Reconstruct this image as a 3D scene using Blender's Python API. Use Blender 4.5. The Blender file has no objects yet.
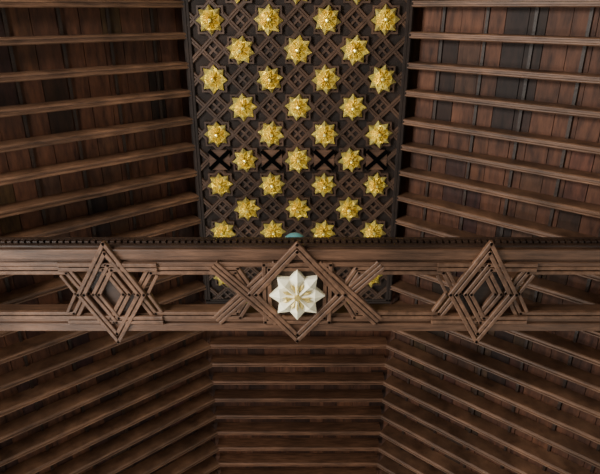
import bpy, bmesh, math, random
from mathutils import Vector, Matrix
random.seed(7)
EYE=1.6
H=8.0+EYE          # flat panel height
ZB=5.2+EYE         # tie beam underside
HW=1.58            # half width of flat panel
AL=math.radians(41)
CA,SA=math.cos(AL),math.sin(AL)
XW=4.9
SL=(XW-HW)/CA
ZW=H-SL*SA
Y0,Y1=-4.0,12.0
P=0.8; PY=0.795; R0=0.16

# ---------------- materials
def mat_wood(name,c1,c2,scale=(1,1,1),rough=0.5,attr=False,bump=0.3,spec=0.4):
    m=bpy.data.materials.new(name); m.use_nodes=True
    nt=m.node_tree; n=nt.nodes; l=nt.links
    b=n['Principled BSDF']
    tc=n.new('ShaderNodeTexCoord'); mp=n.new('ShaderNodeMapping')
    mp.inputs['Scale'].default_value=scale
    l.new(tc.outputs['Object'],mp.inputs['Vector'])
    no=n.new('ShaderNodeTexNoise'); no.inputs['Scale'].default_value=2.0
    no.inputs['Detail'].default_value=6; no.inputs['Roughness'].default_value=0.65
    l.new(mp.outputs[0],no.inputs['Vector'])
    r=n.new('ShaderNodeValToRGB')
    r.color_ramp.elements[0].position=0.3; r.color_ramp.elements[1].position=0.72
    r.color_ramp.elements[0].color=(*c1,1); r.color_ramp.elements[1].color=(*c2,1)
    l.new(no.outputs[0],r.inputs[0])
    out=r.outputs[0]
    n2=n.new('ShaderNodeTexNoise'); n2.inputs['Scale'].default_value=1.3; n2.inputs['Detail'].default_value=3
    l.new(tc.outputs['Object'],n2.inputs['Vector'])
    r2=n.new('ShaderNodeValToRGB'); r2.color_ramp.elements[0].position=.35; r2.color_ramp.elements[1].position=.65
    r2.color_ramp.elements[0].color=(.6,.6,.6,1); r2.color_ramp.elements[1].color=(1.1,1.08,1.05,1)
    l.new(n2.outputs[0],r2.inputs[0])
    m2=n.new('ShaderNodeMixRGB'); m2.blend_type='MULTIPLY'; m2.inputs[0].default_value=1
    l.new(out,m2.inputs[1]); l.new(r2.outputs[0],m2.inputs[2]); out=m2.outputs[0]
    if attr:
        a=n.new('ShaderNodeVertexColor'); a.layer_name='tone'
        mx=n.new('ShaderNodeMixRGB'); mx.blend_type='MULTIPLY'; mx.inputs[0].default_value=1
        l.new(out,mx.inputs[1]); l.new(a.outputs[0],mx.inputs[2]); out=mx.outputs[0]
    l.new(out,b.inputs['Base Color'])
    b.inputs['Roughness'].default_value=rough
    b.inputs['Specular IOR Level'].default_value=spec
    bp=n.new('ShaderNodeBump'); bp.inputs['Strength'].default_value=bump; bp.inputs['Distance'].default_value=0.02
    l.new(no.outputs[0],bp.inputs['Height']); l.new(bp.outputs[0],b.inputs['Normal'])
    return m
M_raft=mat_wood('rafter_wood',(0.06,0.028,0.016),(0.25,0.132,0.077),(1.5,14,1.5))
M_coll=mat_wood('collar_wood',(0.06,0.026,0.014),(0.22,0.108,0.061),(1.5,14,14))
M_board=mat_wood('board_wood',(0.036,0.013,0.007),(0.17,0.068,0.035),(6,1.2,6),attr=True,rough=0.7)
M_lace=mat_wood('lace_wood',(0.045,0.024,0.015),(0.105,0.057,0.036),(5,5,5))
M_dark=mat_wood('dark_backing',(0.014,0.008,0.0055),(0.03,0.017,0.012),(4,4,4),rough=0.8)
M_beam=mat_wood('beam_wood',(0.052,0.025,0.014),(0.17,0.088,0.052),(1.2,14,14))
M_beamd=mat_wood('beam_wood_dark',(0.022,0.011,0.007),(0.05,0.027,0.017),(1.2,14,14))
M_beaml=mat_wood('beam_lace_wood',(0.07,0.035,0.02),(0.20,0.106,0.063),(6,6,6))
def mat_simple(name,c,rough=0.5,metal=0.0,noise=None,sc=8):
    m=bpy.data.materials.new(name); m.use_nodes=True
    nt=m.node_tree; n=nt.nodes; l=nt.links; b=n['Principled BSDF']
    b.inputs['Roughness'].default_value=rough; b.inputs['Metallic'].default_value=metal
    tc=n.new('ShaderNodeTexCoord'); no=n.new('ShaderNodeTexNoise'); no.inputs['Scale'].default_value=sc; no.inputs['Detail'].default_value=4
    l.new(tc.outputs['Object'],no.inputs['Vector'])
    r=n.new('ShaderNodeValToRGB'); c2=noise or tuple(x*0.8 for x in c)
    r.color_ramp.elements[0].position=0.35; r.color_ramp.elements[1].position=0.65
    r.color_ramp.elements[0].color=(*c2,1); r.color_ramp.elements[1].color=(*c,1)
    l.new(no.outputs[0],r.inputs[0]); l.new(r.outputs[0],b.inputs['Base Color'])
    return m
M_gold=mat_simple('gilding',(1.0,0.87,0.28),0.22,0.68,(0.98,0.79,0.19),9)
M_cream=mat_simple('cream_paint',(0.98,0.92,0.7),0.4,0.0,(0.95,0.87,0.6),6)
M_gold2=mat_simple('gilding_pale',(0.68,0.52,0.17),0.35,0.4,None,9)
M_plaster=mat_simple('plaster',(0.34,0.31,0.25),0.9,0,None,3)
M_floor=mat_simple('stone_floor',(0.27,0.23,0.18),0.6,0,(0.2,0.17,0.13),2)
M_teal=mat_simple('teal_glass',(0.12,0.34,0.36),0.25,0.0,None,5)
M_metal=mat_simple('grey_metal',(0.2,0.2,0.2),0.4,0.8)

# ---------------- mesh helpers
def box(bm,p0,p1,w,h,up=(0,0,1)):
    p0=Vector(p0);p1=Vector(p1);d=(p1-p0).normalized();up=Vector(up)
    s=d.cross(up).normalized()*(w/2); u=s.cross(d).normalized()*h
    if u.dot(up)<0:u=-u
    v=[bm.verts.new(q) for q in (p0-s,p0+s,p0+s+u,p0-s+u,p1-s,p1+s,p1+s+u,p1-s+u)]
    return [bm.faces.new([v[i] for i in f]) for f in ((0,1,2,3),(7,6,5,4),(0,4,5,1),(1,5,6,2),(2,6,7,3),(3,7,4,0))]
def profile(bm,p0,p1,prof,up):
    p0=Vector(p0);p1=Vector(p1);d=(p1-p0).normalized();up=Vector(up)
    s=d.cross(up).normalized(); u=s.cross(d).normalized()
    if u.dot(up)<0:u=-u
    a=[bm.verts.new(p0+s*x+u*y) for x,y in prof]; b=[bm.verts.new(p1+s*x+u*y) for x,y in prof]
    n=len(prof)
    for i in range(n):
        j=(i+1)%n; bm.faces.new((a[i],a[j],b[j],b[i]))
    bm.faces.new(a[::-1]); bm.faces.new(b)
def finish(bm,name,mat,parent=None,smooth=False):
    bmesh.ops.recalc_face_normals(bm,faces=bm.faces)
    me=bpy.data.meshes.new(name); bm.to_mesh(me); bm.free()
    o=bpy.data.objects.new(name,me); bpy.context.collection.objects.link(o)
    if isinstance(mat,(list,tuple)):
        for m in mat: me.materials.append(m)
    else: me.materials.append(mat)
    if smooth:
        for p in me.polygons:p.use_smooth=True
    if parent:o.parent=parent
    return o
def empty(name):
    o=bpy.data.objects.new(name,None); bpy.context.collection.objects.link(o); return o
def prof_raft(w,h):
    w/=2
    return [(-w,0.016),(-w+0.012,0),(-0.018,0),(-0.012,0.016),(0.012,0.016),(0.018,0),(w-0.012,0),(w,0.016),(w,h),(-w,h)]

ceiling=empty('ceiling')
LACE_END=R0+PY*5.5+0.1
DP=.27
# ---------------- rafters
for side,sx in (('left',-1),('right',1)):
    bm=bmesh.new()
    nrm=Vector((sx*SA,0,CA)) # outward/up normal
    k=-10
    while True:
        y=R0+0.2+0.4*k
        k+=1
        if y<Y0+0.1: continue
        if y>Y1-0.1: break
        yy=y+random.uniform(-.008,.008)
        profile(bm,(sx*(HW-0.02),yy,H),(sx*(XW+.02),yy+random.uniform(-.012,.012),ZW-.02*SA/CA),prof_raft(0.088,DP),nrm)
    finish(bm,'rafters_'+side,M_raft,ceiling)
    # boards
    bm=bmesh.new(); lay=bm.loops.layers.color.new('tone')
    s=-0.25; 
    while s<SL+0.2:
        w=random.uniform(.22,.34)
        yb=Y0
        while yb<Y1:
            ln=random.choice((.8,.8,1.2,1.2,1.6,2.0)); ye=min(Y1,yb+ln)
            sm=s+w/2
            base=Vector((sx*(HW+sm*CA),0,H-sm*SA))+nrm*(DP-.005+random.uniform(0,.012))
            fs=box(bm,base+Vector((0,yb,0)),base+Vector((0,ye-.006,0)),w-.008,.03,nrm)
            t=random.uniform(.5,1.7); c=(t,t*random.uniform(.92,1.15),t*random.uniform(.88,1.3),1)
            for f in fs:
                for lp in f.loops: lp[lay]=c
            yb=ye
        s+=w
    finish(bm,'roof_boards_'+side,M_board,ceiling)
    # battens between rafters
    bm=bmesh.new()
    s=0.35
    while s<SL:
        base=Vector((sx*(HW+s*CA),0,H-s*SA))+nrm*(DP-.03)
        box(bm,base+Vector((0,Y0,0)),base+Vector((0,Y1,0)),.04,.03,nrm)
        s+=0.62
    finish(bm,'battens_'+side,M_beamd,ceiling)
    bm=bmesh.new()
    a=Vector((sx*(HW-.1),0,H+.1*SA/CA))+nrm*.32; b=Vector((sx*(XW+.1),0,ZW-.1*SA/CA))+nrm*.32
    vs=[bm.verts.new(a+Vector((0,Y0,0))),bm.verts.new(a+Vector((0,Y1,0))),bm.verts.new(b+Vector((0,Y1,0))),bm.verts.new(b+Vector((0,Y0,0)))]
    bm.faces.new(vs)
    finish(bm,'roof_deck_'+side,M_dark,ceiling)
    
# ---------------- flat section : plain collars
bm=bmesh.new(); k=0
while True:
    y=R0+0.2+0.4*k; k+=1
    if y<LACE_END+.05: continue
    if y>Y1-.1:break
    profile(bm,(-HW-.01,y,H+.003),(HW+.01,y,H+.003),prof_raft(.088,DP),(0,0,1))
finish(bm,'collar_ties',M_coll,ceiling)
bm=bmesh.new(); lay=bm.loops.layers.color.new('tone')
x=-HW-.1
while x<HW+.1:
    w=random.uniform(.22,.34); yb=LACE_END
    while yb<Y1:
        ye=min(Y1,yb+random.uniform(1.5,3))
        fs=box(bm,(x+w/2,yb,H+DP+random.uniform(0,.01)),(x+w/2,ye-.006,H+DP),w-.008,.03)
        t=random.uniform(.6,1.4)
        for f in fs:
            for lp in f.loops: lp[lay]=(t,t*.95,t*.9,1)
        yb=ye
    x+=w
finish(bm,'panel_boards',M_board,ceiling)
bm=bmesh.new()
box(bm,(0,Y0,H+.32),(0,Y1,H+.32),2*HW+.3,.04); finish(bm,'panel_deck',M_dark,ceiling)
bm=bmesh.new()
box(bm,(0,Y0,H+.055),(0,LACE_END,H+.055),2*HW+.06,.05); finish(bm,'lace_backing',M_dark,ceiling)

# ---------------- lace
bm=bmesh.new()
LY0=Y0+.1; LY1=LACE_END
LW=HW-.05
def ridge(bm,p0,p1,w,z,t=.05):
    pr=[(-w/2,t),(-w/2,.012),(-w/2+.008,0),(-.006,0),(0,.01),(.006,0),(w/2-.008,0),(w/2,.012),(w/2,t)]
    profile(bm,(p0[0],p0[1],z),(p1[0],p1[1],z),pr,(0,0,1))
r=.115
for sg in(-1,1):
    for kk in range(-14,16):
        for s in(-1,1):
            c=kk*P+s*r*math.sqrt(2)
            f=lambda x:R0+(sg*x+c)*PY/P
            xa,xb=-LW,LW
            def xc(y): return ((y-R0)*P/PY-c)/sg
            lo,hi=sorted((xc(LY0),xc(LY1)))
            xa=max(xa,lo); xb=min(xb,hi)
            if xb-xa>.05: ridge(bm,(xa,f(xa)),(xb,f(xb)),.07,H+.01+.003*sg,.05)
finish(bm,'lace_bands',M_lace,ceiling)
bm=bmesh.new()
for s in(-1,1):
    ridge(bm,(s*(HW-.04),LY0),(s*(HW-.04),LY1),.09,H+.0,.06)
ridge(bm,(-HW,LY1),(HW,LY1),.09,H,.09)
finish(bm,'lace_edge_rails',M_dark,ceiling)

def star_outline(n,ro,ri,rot=0):
    return [((ro if i%2==0 else ri)*math.cos(rot+i*math.pi/n),(ro if i%2==0 else ri)*math.sin(rot+i*math.pi/n)) for i in range(2*n)]
def star_plate(bm,cx,cy,z,ro,ri,t,rot=0,hole=None,mi=0):
    o=star_outline(8,ro,ri,rot)
    a=[bm.verts.new((cx+x,cy+y,z)) for x,y in o]; b=[bm.verts.new((cx+x,cy+y,z+t)) for x,y in o]
    fs=[]
    n=16
    for i in range(n): fs.append(bm.faces.new((a[i],a[(i+1)%n],b[(i+1)%n],b[i])))
    if hole:
        q=[(x*hole,y*hole) for x,y in o]
        c=[bm.verts.new((cx+x,cy+y,z)) for x,y in q]; d=[bm.verts.new((cx+x,cy+y,z+t)) for x,y in q]
        for i in range(n):
            j=(i+1)%n
            fs.append(bm.faces.new((a[i],a[j],c[j],c[i]))); fs.append(bm.faces.new((b[i],b[j],d[j],d[i]))); fs.append(bm.faces.new((c[i],c[j],d[j],d[i])))
    else:
        fs.append(bm.faces.new(a)); fs.append(bm.faces.new(b))
    for f in fs:f.material_index=mi
bm=bmesh.new(); bmx=bmesh.new(); bmp=bmesh.new(); bmq=bmesh.new()
rows=[]
k=-9
while True:
    y=R0+k*PY/2
    if y>LACE_END-.1: break
    if y>Y0+.3: rows.append((k,y))
    k+=1
centers=[]
for k,y in rows:
    xs=[-1.5*P,-.5*P,.5*P,1.5*P] if k%2==0 else [-P,0,P]
    for x in xs: centers.append((x*1.01,y)); star_plate(bm,x*1.01,y,H+.0,.26,.20,.05,0,.86)
    ox=[-P,0,P] if k%2==0 else [-1.5*P,-.5*P,.5*P,1.5*P]
    for x in ox:
        if k==5:
            q=.155
            box(bmq,(x-q,y,H-.004),(x+q,y,H-.004),2*q,.04)
            for a in(1,-1): box(bmx,(x-.155,y-.145*a,H-.02+.003*a),(x+.155,y+.145*a,H-.02+.003*a),.06,.03)
        else:
            s_=.055
            box(bmp,(x-s_,y-s_,H+.03),(x+s_,y+s_,H+.03),.03,.03)
            box(bmp,(x-s_,y+s_,H+.033),(x+s_,y-s_,H+.033),.03,.03)
finish(bm,'star_frames',M_lace,ceiling)
finish(bmp,'lace_infill',M_lace,ceiling)
finish(bmq,'cross_plates',M_beam,ceiling)
mb=mat_simple('opening_shade_black',(0.001,.001,.001),1.0); mb.node_tree.nodes['Principled BSDF'].inputs['Specular IOR Level'].default_value=0.05  # flat black colour painted in for the darkness of cross-shaped openings
finish(bmx,'black_crosses',mb,ceiling)

# ---------------- gilded rosettes
def rosette(bm,cx,cy,z,R,rot,tilt):
    M=Matrix.Translation((cx,cy,z))@Matrix.Rotation(tilt[0],4,'X')@Matrix.Rotation(tilt[1],4,'Y')
    def V(rr,a,zz): return bm.verts.new(M@Vector((rr*math.cos(a+rot),rr*math.sin(a+rot),-zz)))
    def layer(R,Ri,n,zt,zr,zi,zc,off,zb):
        c=V(0,0,zc)
        step=2*math.pi/n
        tips=[V(R,off+i*step,zt) for i in range(n)]
        val=[V(Ri,off+(i+.5)*step,zi) for i in range(n)]
        rid=[V(R*.62,off+i*step+random.uniform(-.06,.06),zr*random.uniform(.7,1.3)) for i in range(n)]
        vin=[V(Ri*.45,off+(i+.5)*step,zc*.4) for i in range(n)]
        tb=[V(R,off+i*step,zb) for i in range(n)]; vb=[V(Ri,off+(i+.5)*step,zb) for i in range(n)]
        for i in range(n):
            j=(i+1)%n
            bm.faces.new((rid[i],tips[i],val[i])); bm.faces.new((rid[j],val[i],tips[j]))
            bm.faces.new((rid[i],val[i],vin[i])); bm.faces.new((rid[j],vin[i],val[i]))
            bm.faces.new((c,rid[i],vin[i])); bm.faces.new((c,vin[i],rid[j]))
            bm.faces.new((tips[i],tb[i],vb[i],val[i])); bm.faces.new((val[i],vb[i],tb[j],tips[j]))
    layer(R,R*.70,8,.03,.085,.005,.03,0,-.02)
    layer(R*.55,R*.26,8,.06,.10,.04,.055,math.pi/8,.0)
    n=8; top=V(0,0,.12)
    r1=[V(R*.12,i*math.pi/4,.11) for i in range(n)]; r2=[V(R*.16,i*math.pi/4,.04) for i in range(n)]
    for i in range(n):
        j=(i+1)%n
        bm.faces.new((top,r1[i],r1[j])); bm.faces.new((r1[i],r2[i],r2[j],r1[j]))
bm=bmesh.new()
for x,y in centers:
    rosette(bm,x,y,H+.0,.203*random.uniform(.95,1.05),random.uniform(-.2,.2),(random.uniform(-.12,.12),random.uniform(-.12,.12)))
finish(bm,'gilded_star_rosettes',M_gold)

# ---------------- tie beam
tb=empty('tie_beam')
YC=2.91; YN,YF=2.38,3.40
BT=.23
bm=bmesh.new(); bmd=bmesh.new(); bml=bmesh.new()
L=XW+.02
RW=.22
for ya,yb_ in((YN,YN+RW),(YF-RW,YF)):
    box(bm,(-L,(ya+yb_)/2,ZB+.03),(L,(ya+yb_)/2,ZB+.03),RW,BT-.03)
for yy,w in((YN+.06,.12),(YN+.175,.05),(YF-.05,.10),(YF-.155,.05)):
    profile(bm,(-L,yy,ZB),(L,yy,ZB),[(-w/2,.04),(-w/2,.008),(-w/2+.008,0),(w/2-.008,0),(w/2,.008),(w/2,.04)],(0,0,1))
for yy,s in((YN,-1),(YF,1)):
    box(bmd,(-L,yy+s*.012,ZB+.06),(L,yy+s*.012,ZB+.06),.025,.06)
    box(bmd,(-L,yy+s*.02,ZB+.2),(L,yy+s*.02,ZB+.2),.045,.05)
    n=int(2*L/.07)
    for i in range(n):
        x=-L+(i+.5)*.07
        box(bmd,(x-.022,yy+s*.02,ZB+.135),(x+.022,yy+s*.02,ZB+.135),.045,.05)
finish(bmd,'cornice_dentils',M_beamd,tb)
finish(bm,'timbers',M_beam,tb)
def bandset(bm,pts,offs,w,z,closed=False,t=.05):
    n=len(pts)
    P_=[Vector((p[0],p[1])) for p in pts]
    for o in offs:
        q=[]
        for i in range(n):
            if closed or 0<i<n-1:
                d0=(P_[i]-P_[i-1]).normalized(); d1=(P_[(i+1)%n]-P_[i]).normalized()
                n0=Vector((-d0.y,d0.x)); n1=Vector((-d1.y,d1.x)); b=(n0+n1).normalized()
                b=b/ max(.3,(b.dot(n0)))
                q.append(P_[i]+b*o)
            else:
                d=(P_[1]-P_[0]).normalized() if i==0 else (P_[-1]-P_[-2]).normalized()
                q.append(P_[i]+Vector((-d.y,d.x))*o)
        m=n if closed else n-1
        for i in range(m):
            a,b=q[i],q[(i+1)%n]; e=(b-a).normalized()*w*.35
            a=a-e; b=b+e
            profile(bm,(a.x,a.y,z),(b.x,b.y,z),[(-w/2,t),(-w/2,.006),(-w/2+.006,0),(w/2-.006,0),(w/2,.006),(w/2,t)],(0,0,1))
def tr(pts,cx): return [(cx+x,YC+y) for x,y in pts]
HI=.33
RA,RB=.33,.56
KS=RB/RA
for cx in(-2.05,2.05):
    # tall pointed lozenge
    bandset(bml,tr([(0,RB),(RA,0),(0,-RB),(-RA,0)],cx),(.028,-.028),.044,ZB-.036,True)
    # bands of the two neighbouring cells weaving through each other and through the lozenge
    for s in(-1,1):
        tip=-s*.165
        def q(y): return (tip+s*abs(y)/KS, y)
        pts=[(s*.52,HI),q(HI),(tip,0),q(-HI),(s*.52,-HI)]
        bandset(bml,tr(pts,cx),(-.028,.028),.042,ZB-.022-.008*(s>0),False,.045)
        tip2=s*.40
        pts=[(tip2+s*.12,HI-.11),(tip2-s*.0+s*.12-s*.12,0),(tip2+s*.12,-HI+.11)]
        bandset(bml,tr(pts,cx),(0,),.036,ZB-.012,False,.045)
def cell(x0,x1,tip0,tip1):
    h=HI-.02
    for d in(0,.055):
        hh=h-d
        a0=hh/KS
        L0=x0+d*1.1; R_=x1-d*1.1
        pts=[(L0,0),(L0+a0,hh),(R_-a0,hh),(R_,0),(R_-a0,-hh),(L0+a0,-hh)]
        if not tip0: pts=[(x0,hh),(R_-a0,hh),(R_,0),(R_-a0,-hh),(x0,-hh)]
        if not tip1: pts=[(x1,hh),(L0+a0,hh),(L0,0),(L0+a0,-hh),(x1,-hh)]
        bandset(bml,tr(pts,0),(0,),.04,ZB-.006,closed=(tip0 and tip1))
cell(-L,-2.30,False,True); cell(2.30,L,True,False)
cell(-1.80,-.46,True,True); cell(.46,1.80,True,True)
for cx in(-.56,.56):
    for s in(-1,1):
        bandset(bml,tr([(-.34,-.34*s),(.34,.34*s)],cx),(-.048,0,.048),.038,ZB-.024 if s>0 else ZB-.010)
bandset(bml,tr([(0,.55),(.48,0),(0,-.55),(-.48,0)],0),(.035,-.02),.044,ZB-.034,True)
bandset(bml,tr([(.36,.36),(.36,-.36),(-.36,-.36),(-.36,.36)],0),(.0,-.055),.042,ZB-.022,True)
finish(bml,'beam_lacework',M_beaml,tb)
bm=bmesh.new()
a=[(-.36,.36),(-.17,.36),(0,.53),(.17,.36),(.36,.36),(.36,.17),(.5,0),(.36,-.17),(.36,-.36),(.17,-.36),(0,-.53),(-.17,-.36),(-.36,-.36),(-.36,-.17),(-.5,0),(-.36,.17)]
A=[bm.verts.new((x,YC+y,ZB+.018)) for x,y in a];B=[bm.verts.new((x,YC+y,ZB+.06)) for x,y in a]
bm.faces.new(A);bm.faces.new(B)
for i in range(16): bm.faces.new((A[i],A[(i+1)%16],B[(i+1)%16],B[i]))
for cx in (-2.05,2.05):
    vs=[(cx,YC+RB),(cx+RA,YC),(cx,YC-RB),(cx-RA,YC)]
    a=[bm.verts.new((x,y,ZB+.022)) for x,y in vs]; b=[bm.verts.new((x,y,ZB+.06)) for x,y in vs]
    bm.faces.new(a); bm.faces.new(b)
    for i in range(4): bm.faces.new((a[i],a[(i+1)%4],b[(i+1)%4],b[i]))
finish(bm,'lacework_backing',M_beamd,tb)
# white & gold star medallion
bm=bmesh.new()
MY=YC-.005
z=ZB-.075
star_plate(bm,0,MY,z+.014,.305,.215,.09,0,None,0)
def MV(rr,a,zz): return bm.verts.new((rr*math.cos(a),MY+rr*math.sin(a),zz))
cc=MV(0,0,z-.03)
tips=[MV(.305,i*math.pi/4,z+.012) for i in range(8)]; vals=[MV(.215,(i+.5)*math.pi/4,z+.013) for i in range(8)]; vi=[MV(.10,(i+.5)*math.pi/4,z+.012) for i in range(8)]; ri=[MV(.19,i*math.pi/4,z-.04) for i in range(8)]
for i in range(8):
    j=(i+1)%8
    for f in((ri[i],tips[i],vals[i]),(ri[j],vals[i],tips[j]),(ri[i],vals[i],vi[i]),(ri[j],vi[i],vals[i]),(cc,ri[i],vi[i]),(cc,vi[i],ri[j])): bm.faces.new(f)
def petal(bm,ang,r0,r1,w,z,h,mi):
    c,s=math.cos(ang),math.sin(ang)
    def V(a,b,zz): return bm.verts.new((a*c-b*s,MY+a*s+b*c,zz))
    m=(r0+r1)/2+.02
    p0=V(r0,0,z);p1=V(m,w,z);p2=V(r1,0,z);p3=V(m,-w,z);t=V(m,0,z-h)
    for f in((p0,p1,t),(p1,p2,t),(p2,p3,t),(p3,p0,t)):
        bm.faces.new(f).material_index=mi
for i in range(8):
    petal(bm,(i+.5)*math.pi/4,.04,.175,.022,z-.012,.014,1)
for i in range(4):
    petal(bm,i*math.pi/2,.04,.17,.016,z-.04,.01,1)
star_plate(bm,0,MY,z-.05,.04,.03,.03,0,None,1)
finish(bm,'star_medallion',[M_cream,M_gold2],tb)

# teal globe lamp standing on the beam
fl=empty('teal_globe_lamp')
bm=bmesh.new(); bmesh.ops.create_uvsphere(bm,u_segments=32,v_segments=16,radius=.155,matrix=Matrix.Translation((-.03,2.52,ZB+BT+.19))); finish(bm,'globe',M_teal,fl,True)
bm=bmesh.new(); bmesh.ops.create_cone(bm,cap_ends=True,segments=24,radius1=.07,radius2=.05,depth=.08,matrix=Matrix.Translation((-.03,2.50,ZB+BT+.035))); finish(bm,'base',M_metal,fl)

# ---------------- room shell
def quadbox(name,x0,x1,y0,y1,z0,z1,mat,parent=None):
    bm=bmesh.new(); bmesh.ops.create_cube(bm,size=1,matrix=Matrix.Translation(((x0+x1)/2,(y0+y1)/2,(z0+z1)/2))@Matrix.Diagonal((x1-x0,y1-y0,z1-z0,1)))
    return finish(bm,name,mat,parent)
quadbox('floor',-XW-.4,XW+.4,Y0-.4,Y1+.4,-.2,0,M_floor)
WY=[(-2.6,-1.0),(1.6,3.2),(5.8,7.4),(9.6,11.0)]; WZ=(2.2,5.2)
wn=1
for side,sx in(('left',-1),('right',1)):
    bm=bmesh.new()
    def add(y0,y1,z0,z1):
        x=sx*(XW+.2)
        bmesh.ops.create_cube(bm,size=1,matrix=Matrix.Translation((x,(y0+y1)/2,(z0+z1)/2))@Matrix.Diagonal((.4,y1-y0,z1-z0,1)))
    add(Y0,Y1,0,WZ[0]); add(Y0,Y1,WZ[1],ZW+.3)
    e=Y0
    for a,b in WY: add(e,a,*WZ); e=b
    add(e,Y1,*WZ)
    finish(bm,'wall_'+side,M_plaster)
    for a,b in WY:
        bm=bmesh.new(); x=sx*(XW+.25)
        for yy in(a+.03,(a+b)/2,b-.03): box(bm,(x,yy,WZ[0]),(x,yy,WZ[1]),.06,.05,(1,0,0))
        for zz in(WZ[0]+.03,3.2,4.2,WZ[1]-.03): box(bm,(x,a,zz),(x,b,zz),.05,.05,(0,0,1))
        finish(bm,'window_%d'%wn,M_beamd); wn+=1
for nm,y in(('back',Y0-.2),('front',Y1+.2)):
    bm=bmesh.new()
    pts=[(-XW-.4,0),(XW+.4,0),(XW+.4,ZW),(HW,H+.36),(-HW,H+.36),(-XW-.4,ZW)]
    a=[bm.verts.new((x,y-.2,z)) for x,z in pts]; b=[bm.verts.new((x,y+.2,z)) for x,z in pts]
    bm.faces.new(a);bm.faces.new(b)
    for i in range(6): bm.faces.new((a[i],a[(i+1)%6],b[(i+1)%6],b[i]))
    finish(bm,'wall_'+nm,M_plaster)
for side,sx in(('left',-1),('right',1)):
    bm=bmesh.new(); box(bm,(sx*(XW-.1),Y0,ZW-.28),(sx*(XW-.1),Y1,ZW-.28),.2,.26); finish(bm,'trim_'+side,M_beam)

# ---------------- light
def area(name,loc,rot,sx,sy,e,col):
    l=bpy.data.lights.new(name,'AREA'); l.shape='RECTANGLE'; l.size=sx; l.size_y=sy; l.energy=e; l.color=col
    o=bpy.data.objects.new(name,l); o.location=loc; o.rotation_euler=rot; bpy.context.collection.objects.link(o)
EL=(780,290,220,330); ER=(8,25,35,50)
for i,(a,b) in enumerate(WY):
    area('window_daylight_left',( -XW-.02,(a+b)/2,3.7),(0,math.radians(-100),0),2.8,1.5,EL[i],(1,0.97,.91))
    area('window_fill_right',( XW+.02,(a+b)/2,3.7),(0,math.radians(100),0),2.8,1.5,ER[i],(0.9,1,.97))  # weak fill lamps added at the unseen right-hand windows
w=bpy.data.worlds.new('World'); bpy.context.scene.world=w; w.use_nodes=True
w.node_tree.nodes['Background'].inputs[0].default_value=(.6,.72,.9,1); w.node_tree.nodes['Background'].inputs[1].default_value=1.0

# ---------------- camera
c=bpy.data.cameras.new('Camera'); c.sensor_width=36; c.lens=36*536/600
co=bpy.data.objects.new('Camera',c); co.location=(.03,0,EYE); co.rotation_euler=(math.radians(90+66.8),0,0)
bpy.context.collection.objects.link(co); bpy.context.scene.camera=co
